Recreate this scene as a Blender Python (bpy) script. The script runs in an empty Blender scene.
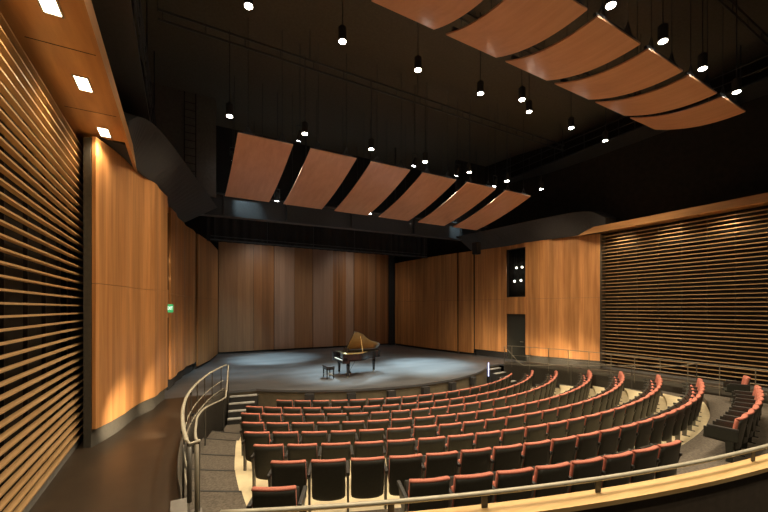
import bpy, bmesh, math, random
from mathutils import Vector, Matrix
R_ = math.radians
random.seed(7)
C = bpy.context.scene.collection
scene = bpy.context.scene

# ---------------------------------------------------------------- camera
F_PX = 368.7
YAW = math.atan(204 / F_PX)
cam_d = bpy.data.cameras.new('camera')
cam_d.sensor_width = 36.0
cam_d.lens = F_PX * 36.0 / 768.0
cam_d.shift_y = (308.4 - 256) / 768.0
cam_d.clip_start = 0.05
cam = bpy.data.objects.new('camera', cam_d)
C.objects.link(cam)
cam.location = (0, 0, 3.6)
cam.rotation_euler = (R_(90), 0, -YAW)
scene.camera = cam

# ---------------------------------------------------------------- world, exposure
w = bpy.data.worlds.new('world'); scene.world = w; w.use_nodes = True
w.node_tree.nodes['Background'].inputs[0].default_value = (1.0, 0.86, 0.68, 1)
w.node_tree.nodes['Background'].inputs[1].default_value = 0.006
scene.view_settings.view_transform = 'Standard'
scene.view_settings.look = 'None'
scene.view_settings.gamma = 1.0
scene.view_settings.exposure = 0.0
WARM = (1.0, 0.79, 0.52)
NEUT = (1.0, 0.80, 0.56)
COOL = (0.68, 0.92, 1.0)
P_HOUSE = 330.0      # each house pendant
P_STAGE = 5000.0      # each stage spotlight
P_WASH = 110.0        # each soffit washer
P_STEP = 260.0         # each low wall light

def lamp(name, kind, loc, power, color, target=None, size=0.1, angle=90, blend=0.5, parent=None):
    l = bpy.data.lights.new(name, kind); l.energy = power; l.color = color
    if kind == 'SPOT':
        l.spot_size = R_(angle); l.spot_blend = blend; l.shadow_soft_size = size
    elif kind == 'POINT': l.shadow_soft_size = size
    elif kind == 'AREA':
        l.shape = 'RECTANGLE'; l.size = size[0]; l.size_y = size[1]; l.spread = R_(angle)
    o = bpy.data.objects.new(name, l); C.objects.link(o)
    o.location = loc
    if target is not None:
        o.rotation_euler = (Vector(target) - Vector(loc)).to_track_quat('-Z', 'Y').to_euler()
    if parent is not None:
        o.parent = parent
        o.location = Vector(loc) - Vector(parent.location)
    return o

# ---------------------------------------------------------------- materials
def mat(name, col, rough=0.6, metal=0.0, noise=None, emit=None, es=0, spec=0.5, bump=0):
    m = bpy.data.materials.new(name); m.use_nodes = True
    nt = m.node_tree; b = nt.nodes['Principled BSDF']
    b.inputs['Base Color'].default_value = (*col, 1)
    b.inputs['Roughness'].default_value = rough
    b.inputs['Metallic'].default_value = metal
    b.inputs['Specular IOR Level'].default_value = spec
    if emit:
        b.inputs['Emission Color'].default_value = (*emit, 1)
        b.inputs['Emission Strength'].default_value = es
    sc, amt = noise if noise else (14.0, 0.12)
    tc = nt.nodes.new('ShaderNodeTexCoord')
    n = nt.nodes.new('ShaderNodeTexNoise'); n.inputs['Scale'].default_value = sc
    n.inputs['Detail'].default_value = 4
    nt.links.new(tc.outputs['Object'], n.inputs['Vector'])
    mr = nt.nodes.new('ShaderNodeMapRange')
    mr.inputs['From Min'].default_value = .3; mr.inputs['From Max'].default_value = .7
    mr.inputs['To Min'].default_value = 1 - amt; mr.inputs['To Max'].default_value = 1 + amt
    nt.links.new(n.outputs['Fac'], mr.inputs['Value'])
    mx = nt.nodes.new('ShaderNodeMix'); mx.data_type = 'RGBA'; mx.blend_type = 'MULTIPLY'
    mx.inputs['Factor'].default_value = 1
    mx.inputs['A'].default_value = (*col, 1)
    nt.links.new(mr.outputs['Result'], mx.inputs['B'])
    nt.links.new(mx.outputs['Result'], b.inputs['Base Color'])
    if bump:
        bp = nt.nodes.new('ShaderNodeBump'); bp.inputs['Strength'].default_value = bump
        bp.inputs['Distance'].default_value = 0.01
        nt.links.new(n.outputs['Fac'], bp.inputs['Height'])
        nt.links.new(bp.outputs['Normal'], b.inputs['Normal'])
    return m

def wood(name, c1, c2, grain=(9, 9, .5), boards=None, rough=0.42, amt=.2, bamt=.16):
    """veneer: streaks along the grain, plus a tone per board along an axis"""
    m = bpy.data.materials.new(name); m.use_nodes = True
    nt = m.node_tree; b = nt.nodes['Principled BSDF']; b.inputs['Roughness'].default_value = rough
    tc = nt.nodes.new('ShaderNodeTexCoord')
    mp = nt.nodes.new('ShaderNodeMapping'); mp.inputs['Scale'].default_value = grain
    nt.links.new(tc.outputs['Object'], mp.inputs['Vector'])
    n = nt.nodes.new('ShaderNodeTexNoise'); n.inputs['Scale'].default_value = 1.0
    n.inputs['Detail'].default_value = 6; n.inputs['Roughness'].default_value = .62
    n.inputs['Distortion'].default_value = .3
    nt.links.new(mp.outputs['Vector'], n.inputs['Vector'])
    cr = nt.nodes.new('ShaderNodeValToRGB')
    cr.color_ramp.elements[0].position = .32; cr.color_ramp.elements[0].color = (*c1, 1)
    cr.color_ramp.elements[1].position = .70; cr.color_ramp.elements[1].color = (*c2, 1)
    nt.links.new(n.outputs['Fac'], cr.inputs['Fac'])
    out = cr.outputs['Color']
    if boards:
        ax, wd = boards
        sp = nt.nodes.new('ShaderNodeSeparateXYZ'); nt.links.new(tc.outputs['Object'], sp.inputs[0])
        dv = nt.nodes.new('ShaderNodeMath'); dv.operation = 'DIVIDE'; dv.inputs[1].default_value = wd
        nt.links.new(sp.outputs[ax], dv.inputs[0])
        fl = nt.nodes.new('ShaderNodeMath'); fl.operation = 'FLOOR'; nt.links.new(dv.outputs[0], fl.inputs[0])
        wn = nt.nodes.new('ShaderNodeTexWhiteNoise'); wn.noise_dimensions = '1D'
        nt.links.new(fl.outputs[0], wn.inputs['W'])
        mr = nt.nodes.new('ShaderNodeMapRange')
        mr.inputs['To Min'].default_value = 1 - bamt; mr.inputs['To Max'].default_value = 1 + bamt
        nt.links.new(wn.outputs['Value'], mr.inputs['Value'])
        mx = nt.nodes.new('ShaderNodeMix'); mx.data_type = 'RGBA'; mx.blend_type = 'MULTIPLY'
        mx.inputs['Factor'].default_value = 1
        nt.links.new(out, mx.inputs['A']); nt.links.new(mr.outputs['Result'], mx.inputs['B'])
        out = mx.outputs['Result']
    nt.links.new(out, b.inputs['Base Color'])
    return m

M = {}
M['wood_side'] = wood('side wall veneer', (.34, .145, .045), (.57, .275, .096), (7, 7, .35), ('Y', .21), amt=.25, bamt=.2)
M['wood_back'] = wood('shell veneer', (.30, .155, .072), (.40, .215, .10), (7, 7, .35), ('X', .24), bamt=.12)
M['wood_back_pale'] = wood('shell veneer pale', (.37, .23, .15), (.46, .30, .20), (7, 7, .35), ('X', .3), bamt=.07)
M['wood_back_dark'] = wood('shell veneer dark', (.27, .12, .045), (.36, .17, .065), (10, 10, .35), ('X', .12), bamt=.22)
M['soffit'] = wood('soffit veneer', (.40, .19, .065), (.58, .30, .11), (5, .6, 5), rough=.38)
M['slat'] = wood('slat wood', (.40, .24, .10), (.54, .35, .165), (8, .5, 8), rough=.45)
M['panel'] = wood('reflector veneer', (.60, .30, .17), (.70, .37, .22), (6, .6, 6), rough=.38)
M['ledge'] = wood('ledge maple', (.66, .43, .17), (.82, .58, .27), (1.2, 9, 9), rough=.4)
M['cream'] = mat('cream sealed floor', (.66, .57, .36), .5, noise=(6, .08))
M['carpet'] = mat('grey brown aisle carpet', (.095, .08, .06), .95, noise=(26, .38), bump=.3)
M['walk'] = mat('dark brown walkway floor', (.034, .024, .015), .38, noise=(3, .2))
M['stage'] = None
M['black'] = mat('black paint', (.018, .017, .016), .8)
M['ceil'] = mat('black ceiling', (.09, .08, .062), .9)
M['bulk'] = mat('charcoal bulkhead', (.036, .035, .034), .75)
M['parapet'] = mat('brown black parapet', (.12, .095, .07), .8)
M['steel'] = mat('black painted steel', (.045, .047, .05), .45, metal=.2)
M['beamsteel'] = mat('dark grey steel beam', (.060, .064, .068), .4, metal=.1)
M['curb'] = mat('grey wall base', (.16, .15, .13), .8)
M['aislewall'] = mat('dark olive aisle wall', (.075, .068, .052), .8)
M['cap'] = mat('pale grey cap', (.45, .42, .34), .7)
M['backing'] = mat('dark backing cloth', (.016, .013, .009), .95, noise=(5, .3))
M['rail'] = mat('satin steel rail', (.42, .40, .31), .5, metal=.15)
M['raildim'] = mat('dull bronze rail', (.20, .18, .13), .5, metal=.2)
M['railpost'] = mat('dark bronze post', (.10, .095, .08), .5, metal=.4)
M['galv'] = mat('galvanised bracket', (.45, .45, .42), .5, metal=.5)
M['shell'] = mat('black seat shell', (.017, .018, .012), .55, noise=(30, .2))
M['coral'] = mat('coral upholstery', (.45, .15, .10), .85, noise=(60, .14), bump=.2)
M['arm'] = mat('black armrest', (.03, .03, .027), .4)
M['standard'] = mat('grey seat support', (.16, .16, .14), .5, metal=.3)
M['nosing'] = mat('pale step nosing', (.36, .36, .33), .5)
M['step'] = mat('dark step', (.03, .03, .028), .7)
M['riser'] = mat('olive grey stage front', (.13, .11, .07), .75, noise=(4, .15))
M['piano'] = mat('black piano lacquer', (.012, .012, .013), .12, spec=.7, noise=(3, .05))
M['lidin'] = mat('brown lid underside', (.20, .125, .055), .25, noise=(5, .1))
M['gold'] = mat('golden iron plate', (.72, .50, .22), .35, metal=.35)
M['white'] = mat('white keys', (.8, .8, .76), .3)
M['brass'] = mat('brass caster', (.7, .6, .35), .3, metal=.8)
M['leather'] = mat('black bench leather', (.02, .02, .022), .3, spec=.7)
M['glass'] = mat('dark booth glass', (.5, .5, .5), .02, spec=.8)
M['glass'].node_tree.nodes['Principled BSDF'].inputs['Transmission Weight'].default_value = 1
M['glass'].node_tree.nodes['Principled BSDF'].inputs['IOR'].default_value = 1.15
M['door'] = mat('dark olive door', (.028, .029, .022), .5)
M['lens'] = mat('pendant lamp lens', (1, 1, 1), .5, emit=(1, .93, .78), es=40)
M['lens2'] = mat('soffit lamp lens', (1, 1, 1), .5, emit=(1, .80, .50), es=14)
M['lens3'] = mat('stage lamp lens', (1, 1, 1), .5, emit=(.95, .97, 1), es=30)
M['stepled'] = mat('low wall light lens', (1, 1, 1), .5, emit=(1, .82, .55), es=3)
M['exit'] = mat('green exit sign face', (.03, .35, .12), .5, emit=(.08, .55, .18), es=.55)
M['exitw'] = mat('white exit lettering', (.9, .9, .9), .5, emit=(.9, 1, .9), es=1.2)
M['litpost'] = mat('blue white glow for lit post', (.8, .8, 1), .5, emit=(.55, .6, 1), es=2.0)  # emission stands in for light falling on the stage corner post

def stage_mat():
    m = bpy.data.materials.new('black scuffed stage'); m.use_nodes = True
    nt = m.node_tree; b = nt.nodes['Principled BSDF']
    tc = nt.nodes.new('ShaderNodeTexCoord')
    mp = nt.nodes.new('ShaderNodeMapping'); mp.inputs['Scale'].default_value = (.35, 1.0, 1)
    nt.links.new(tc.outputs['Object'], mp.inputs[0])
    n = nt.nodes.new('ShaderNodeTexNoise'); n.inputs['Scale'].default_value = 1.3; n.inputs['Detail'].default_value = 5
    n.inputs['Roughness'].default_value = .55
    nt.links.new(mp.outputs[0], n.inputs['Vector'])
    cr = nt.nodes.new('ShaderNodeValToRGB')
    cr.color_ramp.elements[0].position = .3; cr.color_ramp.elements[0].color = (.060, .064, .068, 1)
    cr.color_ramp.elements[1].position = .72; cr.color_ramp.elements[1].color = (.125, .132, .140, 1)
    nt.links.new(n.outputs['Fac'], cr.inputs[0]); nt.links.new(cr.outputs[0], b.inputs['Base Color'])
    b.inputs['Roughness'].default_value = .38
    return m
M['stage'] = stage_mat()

# ---------------------------------------------------------------- mesh helpers
def link(name, bm, m, parent=None, smooth=False):
    me = bpy.data.meshes.new(name); bmesh.ops.recalc_face_normals(bm, faces=bm.faces)
    bm.to_mesh(me); bm.free()
    for mm in (m if isinstance(m, (list, tuple)) else [m]): me.materials.append(mm)
    if smooth:
        for p in me.polygons: p.use_smooth = True
    o = bpy.data.objects.new(name, me); C.objects.link(o)
    if parent is not None: o.parent = parent
    return o
def struct(o, label=None):
    o['kind'] = 'structure'
    if label: o['label'] = label
    return o
def tag(o, label, cat, group=None):
    o['label'] = label; o['category'] = cat
    if group: o['group'] = group
    return o
def thing(name, label, cat, loc=(0, 0, 0), rotz=0, group=None):
    o = bpy.data.objects.new(name, None); C.objects.link(o); o.empty_display_size = .1
    o.location = loc; o.rotation_euler = (0, 0, rotz)
    return tag(o, label, cat, group)

def box(bm, c, s, rot=None, bev=0):
    mtx = Matrix.Translation(c) @ (rot.to_4x4() if rot else Matrix()) @ Matrix.Diagonal((*s, 1))
    r = bmesh.ops.create_cube(bm, size=1, matrix=mtx)
    if bev:
        es = list({e for v in r['verts'] for e in v.link_edges})
        bmesh.ops.bevel(bm, geom=es, offset=bev, segments=2, affect='EDGES', profile=.6)
def bx(bm, a, b, bev=0):
    box(bm, [(a[i] + b[i]) / 2 for i in range(3)], [abs(b[i] - a[i]) for i in range(3)], bev=bev)
def cyl(bm, a, b, r, r2=None, n=10, cap=True):
    a = Vector(a); b = Vector(b); d = b - a
    q = d.to_track_quat('Z', 'Y').to_matrix().to_4x4()
    bmesh.ops.create_cone(bm, cap_ends=cap, segments=n, radius1=r, radius2=r if r2 is None else r2,
                          depth=d.length, matrix=Matrix.Translation((a + b) / 2) @ q)
def tube(bm, pts, r, n=8, flat=None):
    pts = [Vector(p) for p in pts]; rings = []
    for i, p in enumerate(pts):
        t = (pts[min(i + 1, len(pts) - 1)] - pts[max(i - 1, 0)]).normalized()
        s = t.cross(Vector((0, 0, 1)))
        if s.length < 1e-3: s = Vector((1, 0, 0))
        s.normalize(); u = s.cross(t).normalized()
        rs, ru = (r, r) if flat is None else flat
        rings.append([bm.verts.new(p + s * math.cos(k * 2 * math.pi / n) * rs + u * math.sin(k * 2 * math.pi / n) * ru) for k in range(n)])
    for a, b in zip(rings, rings[1:]):
        for k in range(n): bm.faces.new((a[k], a[(k + 1) % n], b[(k + 1) % n], b[k]))
    bm.faces.new(rings[0]); bm.faces.new(rings[-1][::-1])
def prism(bm, poly, z0, z1):
    lo = [bm.verts.new((x, y, z0)) for x, y in poly]; hi = [bm.verts.new((x, y, z1)) for x, y in poly]
    bm.faces.new(lo[::-1]); bm.faces.new(hi); n = len(poly)
    for i in range(n): bm.faces.new((lo[i], lo[(i + 1) % n], hi[(i + 1) % n], hi[i]))
def loft(bm, secs, close=True):
    """secs: list of closed vertex loops (same length) -> skin"""
    rs = [[bm.verts.new(v) for v in s] for s in secs]; n = len(rs[0])
    for a, b in zip(rs, rs[1:]):
        for k in range(n): bm.faces.new((a[k], a[(k + 1) % n], b[(k + 1) % n], b[k]))
    if close: bm.faces.new(rs[0][::-1]); bm.faces.new(rs[-1])
def catmull(pts, per=8):
    P = [Vector(p) for p in pts]; out = []
    for i in range(len(P) - 1):
        p0 = P[max(i - 1, 0)]; p1 = P[i]; p2 = P[i + 1]; p3 = P[min(i + 2, len(P) - 1)]
        for k in range(per):
            t = k / per
            out.append(.5 * ((2 * p1) + (p2 - p0) * t + (2 * p0 - 5 * p1 + 4 * p2 - p3) * t * t + (3 * p1 - p0 - 3 * p2 + p3) * t ** 3))
    out.append(P[-1]); return out
def strip_wall(bm, path, z0, z1, th):
    """vertical sheet of thickness th on a plan path; th>0 grows to the left of the direction of travel"""
    n = len(path); off = []
    for i, p in enumerate(path):
        t = (Vector(path[min(i + 1, n - 1)]).to_2d() - Vector(path[max(i - 1, 0)]).to_2d()).normalized()
        off.append((p[0] - t.y * th, p[1] + t.x * th))
    def z(zz, i): return zz(i / (n - 1)) if callable(zz) else zz
    secs = [[(p[0], p[1], z(z0, i)), (q[0], q[1], z(z0, i)), (q[0], q[1], z(z1, i)), (p[0], p[1], z(z1, i))]
            for i, (p, q) in enumerate(zip(path, off))]
    loft(bm, secs)

CX, CY = 7.64, 18.35
def pol(R, a): return (CX + R * math.sin(a), CY - R * math.cos(a))    # a = 0 points to the audience
def mir(x): return 2 * CX - x
def mirp(path): return [(mir(p[0]), p[1]) for p in path]
WZ = 0.85      # walkway and stage height

# ---------------------------------------------------------------- large structure
bm = bmesh.new(); bx(bm, (-3, -6, -.35), (19, 30, -.25)); struct(link('floor', bm, M['black']), 'dark base floor under the seating bowl')
bm = bmesh.new(); bx(bm, (-3, -6, 12.2), (19, 30, 12.4)); struct(link('ceiling', bm, M['ceil']), 'black ceiling high above the seats')
bm = bmesh.new(); bx(bm, (-3, -6.2, -.35), (19, -6, 12.2)); struct(link('wall_rear', bm, M['backing']))

RAIL = [(0.11, 5.8), (.07, 6.6), (.08, 7.7), (.18, 8.9), (.42, 10.2), (.83, 11.7), (1.34, 12.95)]
RAILX = catmull([Vector((.08, 3.0)), Vector((.06, 4.4))] + [Vector(p) for p in RAIL], 6)
def rail_x(y):
    for a, b in zip(RAILX, RAILX[1:]):
        if a.y <= y <= b.y: return a.x + (b.x - a.x) * (y - a.y) / (b.y - a.y)
    return RAILX[0].x if y < RAILX[0].y else RAILX[-1].x
def rail_ang(R):           # angle (from the axis) at which a ring of radius R meets the left railing
    lo, hi = 0.2, 1.1
    for _ in range(40):
        m_ = (lo + hi) / 2; x, y = pol(R, -m_)
        if x > rail_x(y): lo = m_
        else: hi = m_
    return lo

# rows of seats: radius of the seat backs, floor height, angular ends (deg) of seat centres
RAD = [8.66, 9.46, 10.40, 11.62, 12.63, 13.65, 14.62, 15.70]
FLZ = [0.0, 0.0, 0.09, 0.25, 0.38, 0.51, 0.63, 0.78]
A0 = [-34.4, -38.0, -35.8, -32.5, -30.2, -27.8, -25.6]
NS = [19, 24, 25, 26, 26, 25, 24]
PITCH = .56
A1 = [a + (n - 1) * math.degrees(PITCH / r) for a, n, r in zip(A0, NS, RAD)]

def sector(bm, r0, r1, a0, a1, z0, z1, n=40):
    if not callable(a0): _a0 = a0; a0 = lambda r: _a0
    if not callable(a1): _a1 = a1; a1 = lambda r: _a1
    rr = [r0 + (r1 - r0) * k / 4 for k in range(5)]
    top = [[bm.verts.new((*pol(r, a0(r) + (a1(r) - a0(r)) * i / n), z1)) for i in range(n + 1)] for r in rr]
    bot = [[bm.verts.new((*pol(r, a0(r) + (a1(r) - a0(r)) * i / n), z0)) for i in range(n + 1)] for r in (r0, r1)]
    for a, b in zip(top, top[1:]):
        for i in range(n): bm.faces.new((a[i], a[i + 1], b[i + 1], b[i]))
    for i in range(n):
        bm.faces.new((top[0][i], bot[0][i], bot[0][i + 1], top[0][i + 1]))
        bm.faces.new((top[-1][i], top[-1][i + 1], bot[1][i + 1], bot[1][i]))
    for e in (0, n):
        bm.faces.new([t[e] for t in top] + [bot[1][e], bot[0][e]])

# front floor and terraces
bm = bmesh.new()
poly = [pol(RAD[1] + .12, R_(a)) for a in range(-46, 47, 2)]
far = [(mir(1.6), 13.4), (CX + 5, 13.5), (CX, 13.2), (CX - 5, 13.5), (1.6, 13.4)]
arcs = [(x, y) for x, y in poly if rail_x(y) <= x <= mir(rail_x(y))]
prism(bm, arcs + far, -.25, 0.0)
struct(link('floor_front', bm, M['carpet']), 'carpeted floor in front of the stage')
for k in range(1, 7):
    r0, r1 = RAD[k - 1] + .12, RAD[k] + .12
    if k == 1: r0 = RAD[0] - .45
    zt = FLZ[k] + (.004 if k == 1 else 0)
    def _edge(r, A, off):
        if r <= RAD[0]: return R_(A[0] + off)
        for q in range(6):
            if RAD[q] <= r <= RAD[q + 1]:
                t = (r - RAD[q]) / (RAD[q + 1] - RAD[q]); return R_(A[q] + (A[q + 1] - A[q]) * t + off)
        return R_(A[6] + off)
    ea = lambda r: _edge(r, [-36.5] + A0[1:], -1.9)
    eb = lambda r: _edge(r, [36.5] + A1[1:], 2.9)
    bm = bmesh.new(); sector(bm, r0, r1, ea, eb, -.25, zt)
    struct(link('floor_terrace', bm, M['cream']))
    if k > 1:
        for s in (-1, 1):
            bm = bmesh.new()
            if s < 0: sector(bm, r0, r1, lambda r: -rail_ang(r), ea, -.25, zt, 8)
            else: sector(bm, r0, r1, eb, lambda r: rail_ang(r), -.25, zt, 8)
            struct(link('floor_aisle_step', bm, M['carpet']))
            bm = bmesh.new()        # dark nosing line of the aisle step
            rn = r0 + .0
            if s < 0: sector(bm, rn - .012, rn + .03, lambda r: -rail_ang(r), ea, zt - .05, zt + .006, 8)
            else: sector(bm, rn - .012, rn + .03, eb, lambda r: rail_ang(r), zt - .05, zt + .006, 8)
            struct(link('trim_step_nosing', bm, M['step']))
bm = bmesh.new(); sector(bm, RAD[6] + .12, 17.12, lambda r: -rail_ang(r), lambda r: rail_ang(r), -.25, FLZ[7], 60)
struct(link('floor_cross_aisle', bm, M['carpet']), 'carpeted cross aisle behind the last full row')

# side walkways
wl = [(-2.05, -5.9), (.08, -5.9)] + [(p.x, p.y) for p in RAILX] + [(1.34, 13.0), (-2.05, 13.0)]
bm = bmesh.new(); prism(bm, wl, -.2, WZ); struct(link('floor_walkway_left', bm, M['walk']))
bm = bmesh.new(); prism(bm, mirp(wl), -.2, WZ); struct(link('floor_walkway_right', bm, M['walk']))

# stage
SR, SCY = 8.0, 19.1
arc = []
for i in range(61):
    a = R_(-42.0 + 84.0 * i / 60); arc.append((CX + SR * math.sin(a), SCY - SR * math.cos(a)))
st = [(-2.6, 13.0), (1.34, 13.0), (1.34, 13.25)] + arc + [(mir(1.34), 13.25), (mir(1.34), 13.0), (mir(-2.6), 13.0), (mir(-2.6), 26), (-2.6, 26)]
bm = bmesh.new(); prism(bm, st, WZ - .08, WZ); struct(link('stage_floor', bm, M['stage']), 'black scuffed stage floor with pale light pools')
bm = bmesh.new(); fr = [(1.34, 13.25)] + arc + [(mir(1.34), 13.25)]
strip_wall(bm, [(x, y + .05) for x, y in fr], -.2, WZ - .08, .1)
struct(link('stage_front', bm, M['riser']), 'olive grey curved stage front')

# ---------------------------------------------------------------- side walls
ZT = 7.0
def side_path(pts, right=False):
    p = catmull([Vector(q) for q in pts], 10); p = [(v.x, v.y) for v in p]
    return mirp(p) if right else p
PA_L = [(-1.46, 9.15), (-1.30, 9.55), (-1.10, 10.2), (-1.0, 10.7), (-.82, 11.3), (-.58, 11.8), (-.50, 12.3), (-.33, 13.0)]
PA_R = [(-1.38, 9.9), (-1.22, 10.4), (-.98, 11.0), (-.84, 11.5), (-.62, 12.0), (-.48, 12.5), (-.36, 13.15)]
PB_L = [(-.27, 14.35), (-.12, 15.1), (-.06, 15.8), (.12, 16.5), (.22, 17.2), (.5, 18.0), (.62, 18.7)]
PC_L = [(.72, 18.8), (1.0, 19.7), (1.35, 20.8), (1.62, 22.0), (1.95, 23.6)]
PB_R = [(-.32, 14.4), (-.16, 15.1), (-.02, 15.8), (.10, 16.4)]
PC_R = [(.14, 16.5), (.26, 17.0), (.36, 17.55)]
PD_R = [(.42, 17.65), (.70, 19.3), (.95, 21.6), (1.10, 23.9)]
def side(right):
    s = -1 if right else 1
    nm = 'wall_right' if right else 'wall_left'
    f = mirp if right else (lambda p: p)
    # black shell wall, full height, well behind the veneer
    bm = bmesh.new()
    back = f([(-2.1, -6), (-2.1, 10.1), (-1.75, 13.0), (-1.3, 14.4), (-.6, 18.8), (.2, 24.9)])
    strip_wall(bm, back, -.2, 12.2, .2 * s)
    wall = struct(link(nm, bm, M['backing']), ('right' if right else 'left') + ' side wall of the hall with slats and veneer panels')
    # slats
    bm = bmesh.new(); y1 = 10.03; y0 = -3.0
    for k in range(39):
        z = 1.04 + k * .154
        a = (-1.83, y0, z - .013); b = (-1.75, y1, z + .013)
        if right: a = (mir(a[0]), a[1], a[2]); b = (mir(b[0]), b[1], b[2])
        bx(bm, a, b)
    link('slats', bm, M['slat'], wall)
    bm = bmesh.new(); y = y0 + .4
    while y < y1:
        x = -1.93
        bx(bm, (x if not right else mir(x), y - .02, WZ + .05), ((x + .05) if not right else mir(x + .05), y + .02, ZT - .02)); y += .8
    link('slat_rail', bm, M['black'], wall)
    bm = bmesh.new()
    xx = (-1.98, -1.79)
    bx(bm, (mir(xx[0]) if right else xx[0], y0, WZ), (mir(xx[1]) if right else xx[1], y1, WZ + .11))
    struct(link('baseboard_right' if right else 'baseboard_left', bm, M['curb']))
    # return beside the slats
    bm = bmesh.new(); xx = (-2.1, -1.44)
    bx(bm, (mir(xx[0]) if right else xx[0], y1 + .03, WZ), (mir(xx[1]) if right else xx[1], y1 + .12, ZT))
    link('return_panel', bm, M['curb'], wall)
    secs = ([PA_R, PB_R, PC_R, PD_R] if right else [PA_L, PB_L, PC_L])
    for j, pts in enumerate(secs):
        path = side_path(pts, right)
        top = ZT
        for z0, z1 in ((WZ + .36 if j < 2 else WZ + .12, 4.090), (4.10, top)):
            bm = bmesh.new(); strip_wall(bm, path, z0, z1, .07 * s)
            link('veneer_panel', bm, M['wood_side'], wall)
        bm = bmesh.new(); inner = side_path([(x - .1, y + (.05 if i == 0 else 0)) for i, (x, y) in enumerate(pts)], right)
        strip_wall(bm, inner, WZ, WZ + .40, .05 * s)
        link('wall_base', bm, M['curb'], wall)
        # black filler behind the joints
        bm = bmesh.new(); dd, tt = (.08, .14) if j == 0 else (.09, .03); inner = side_path([(x - dd, y + (.03 if j == 0 and q == 0 else 0)) for q, (x, y) in enumerate(pts)], right)
        strip_wall(bm, inner, WZ, top - .02, tt * s); link('joint_filler', bm, M['aislewall'] if j == 0 else M['black'], wall)
    # wall portion above and below the booth window, beside the door
    ya, yb = (13.15, 14.4) if right else (13.0, 14.35)
    xa, xb = -.34, -.30
    for z0, z1, nmx in ((3.30, 4.2, 'veneer_panel'), (6.8, ZT, 'veneer_panel')):
        bm = bmesh.new()
        a = (xa - .07, ya + .005, z0); b = (xa, yb - .005, z1)
        if right: a = (mir(a[0]), a[1], a[2]); b = (mir(b[0]), b[1], b[2])
        bx(bm, a, b); link(nmx, bm, M['wood_side'], wall)
    # door in the recess
    dx = -.55 if not right else -.42
    bm = bmesh.new(); a = (dx - .05, ya + .02, WZ); b = (dx, yb - .02, 3.28)
    if right: a = (mir(a[0]), a[1], a[2]); b = (mir(b[0]), b[1], b[2])
    bx(bm, a, b); d = struct(link('door_1' if not right else 'door_2', bm, M['door'] if right else M['wood_side']), 'dark door in the ' + ('right' if right else 'left') + ' veneer wall')
    bm = bmesh.new(); hx = dx + .05; hx = mir(hx) if right else hx
    cyl(bm, (hx, ya + .18, WZ + 1.0), (hx, ya + .34, WZ + 1.0), .014)
    cyl(bm, (hx, ya + .18, WZ + 1.0), (hx + (.05 if right else -.05), ya + .18, WZ + 1.0), .012)
    link('door_handle', bm, M['rail'], d)
    # booth window
    dx = -.50; bm = bmesh.new(); a = (dx - .02, ya + .02, 4.2); b = (dx, yb - .02, 6.8)
    if right: a = (mir(a[0]), a[1], a[2]); b = (mir(b[0]), b[1], b[2])
    bx(bm, a, b); wd = struct(link('window_1' if not right else 'window_2', bm, M['glass']), 'tall dark booth window in the ' + ('right' if right else 'left') + ' veneer wall')
    bm = bmesh.new()
    for (y0_, y1_, z0_, z1_) in ((ya, ya + .04, 4.2, 6.8), (yb - .04, yb, 4.2, 6.8), (ya, yb, 4.2, 4.24), (ya, yb, 6.76, 6.8)):
        a = (dx - .0, y0_, z0_); b = (dx + .04, y1_, z1_)
        if right: a = (mir(a[0]), a[1], a[2]); b = (mir(b[0]), b[1], b[2])
        bx(bm, a, b)
    link('window_frame', bm, M['black'], wd)
    # overhead: veneer soffit above the slats
    bm = bmesh.new(); yf = 10.9; a = (-2.05, -3.0, ZT + .08); b = (-.98, yf, ZT + .25)
    if right: a = (mir(a[0]), a[1], a[2]); b = (mir(b[0]), b[1], b[2])
    bx(bm, a, b)
    a = (-.98, -3.0, ZT - .03); b = (-.92, yf, ZT + .25)
    if right: a = (mir(a[0]), a[1], a[2]); b = (mir(b[0]), b[1], b[2])
    bx(bm, a, b)
    sf = struct(link('soffit_right' if right else 'soffit_left', bm, M['soffit']), 'veneer soffit running above the ' + ('right' if right else 'left') + ' slat wall')
    bm = bmesh.new()
    for yj in (1.5, 4.0, 6.35, 8.2):
        a = (-1.74, yj, ZT + .076); b = (-.98, yj + .012, ZT + .082)
        if right: a = (mir(a[0]), a[1], a[2]); b = (mir(b[0]), b[1], b[2])
        bx(bm, a, b)
    link('joint', bm, M['black'], sf)
    # sloping charcoal bulkhead over the veneer
    top_e = catmull([Vector(v) for v in ((-.93, 9.4, 7.55), (-.78, 9.9, 7.9), (-.48, 10.5, 7.99), (0.0, 12.0, 7.95), (.45, 13.5, 7.87), (.9, 15.0, 7.8), (1.35, 16.6, 7.75))], 5)
    low_e = catmull([Vector(v) for v in ((-1.0, 9.4, 7.03), (-.98, 9.9, 7.0), (-.95, 10.5, 6.99), (-.60, 12.0, 6.99), (-.33, 13.5, 6.99), (-.15, 15.0, 6.99), (.15, 16.6, 6.99))], 5)
    secs_ = []
    for a_, b_ in zip(top_e, low_e):
        q = [(b_.x - .5, b_.y, b_.z + .03), tuple(b_), tuple(a_), (a_.x - .9, a_.y, a_.z + .1)]
        secs_.append([(mir(v[0]), v[1], v[2]) if right else v for v in q])
    bm = bmesh.new(); loft(bm, secs_)
    struct(link('bulkhead_right' if right else 'bulkhead_left', bm, M['bulk']), 'sloping charcoal bulkhead above the ' + ('right' if right else 'left') + ' veneer wall')
side(False); side(True)

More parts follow.
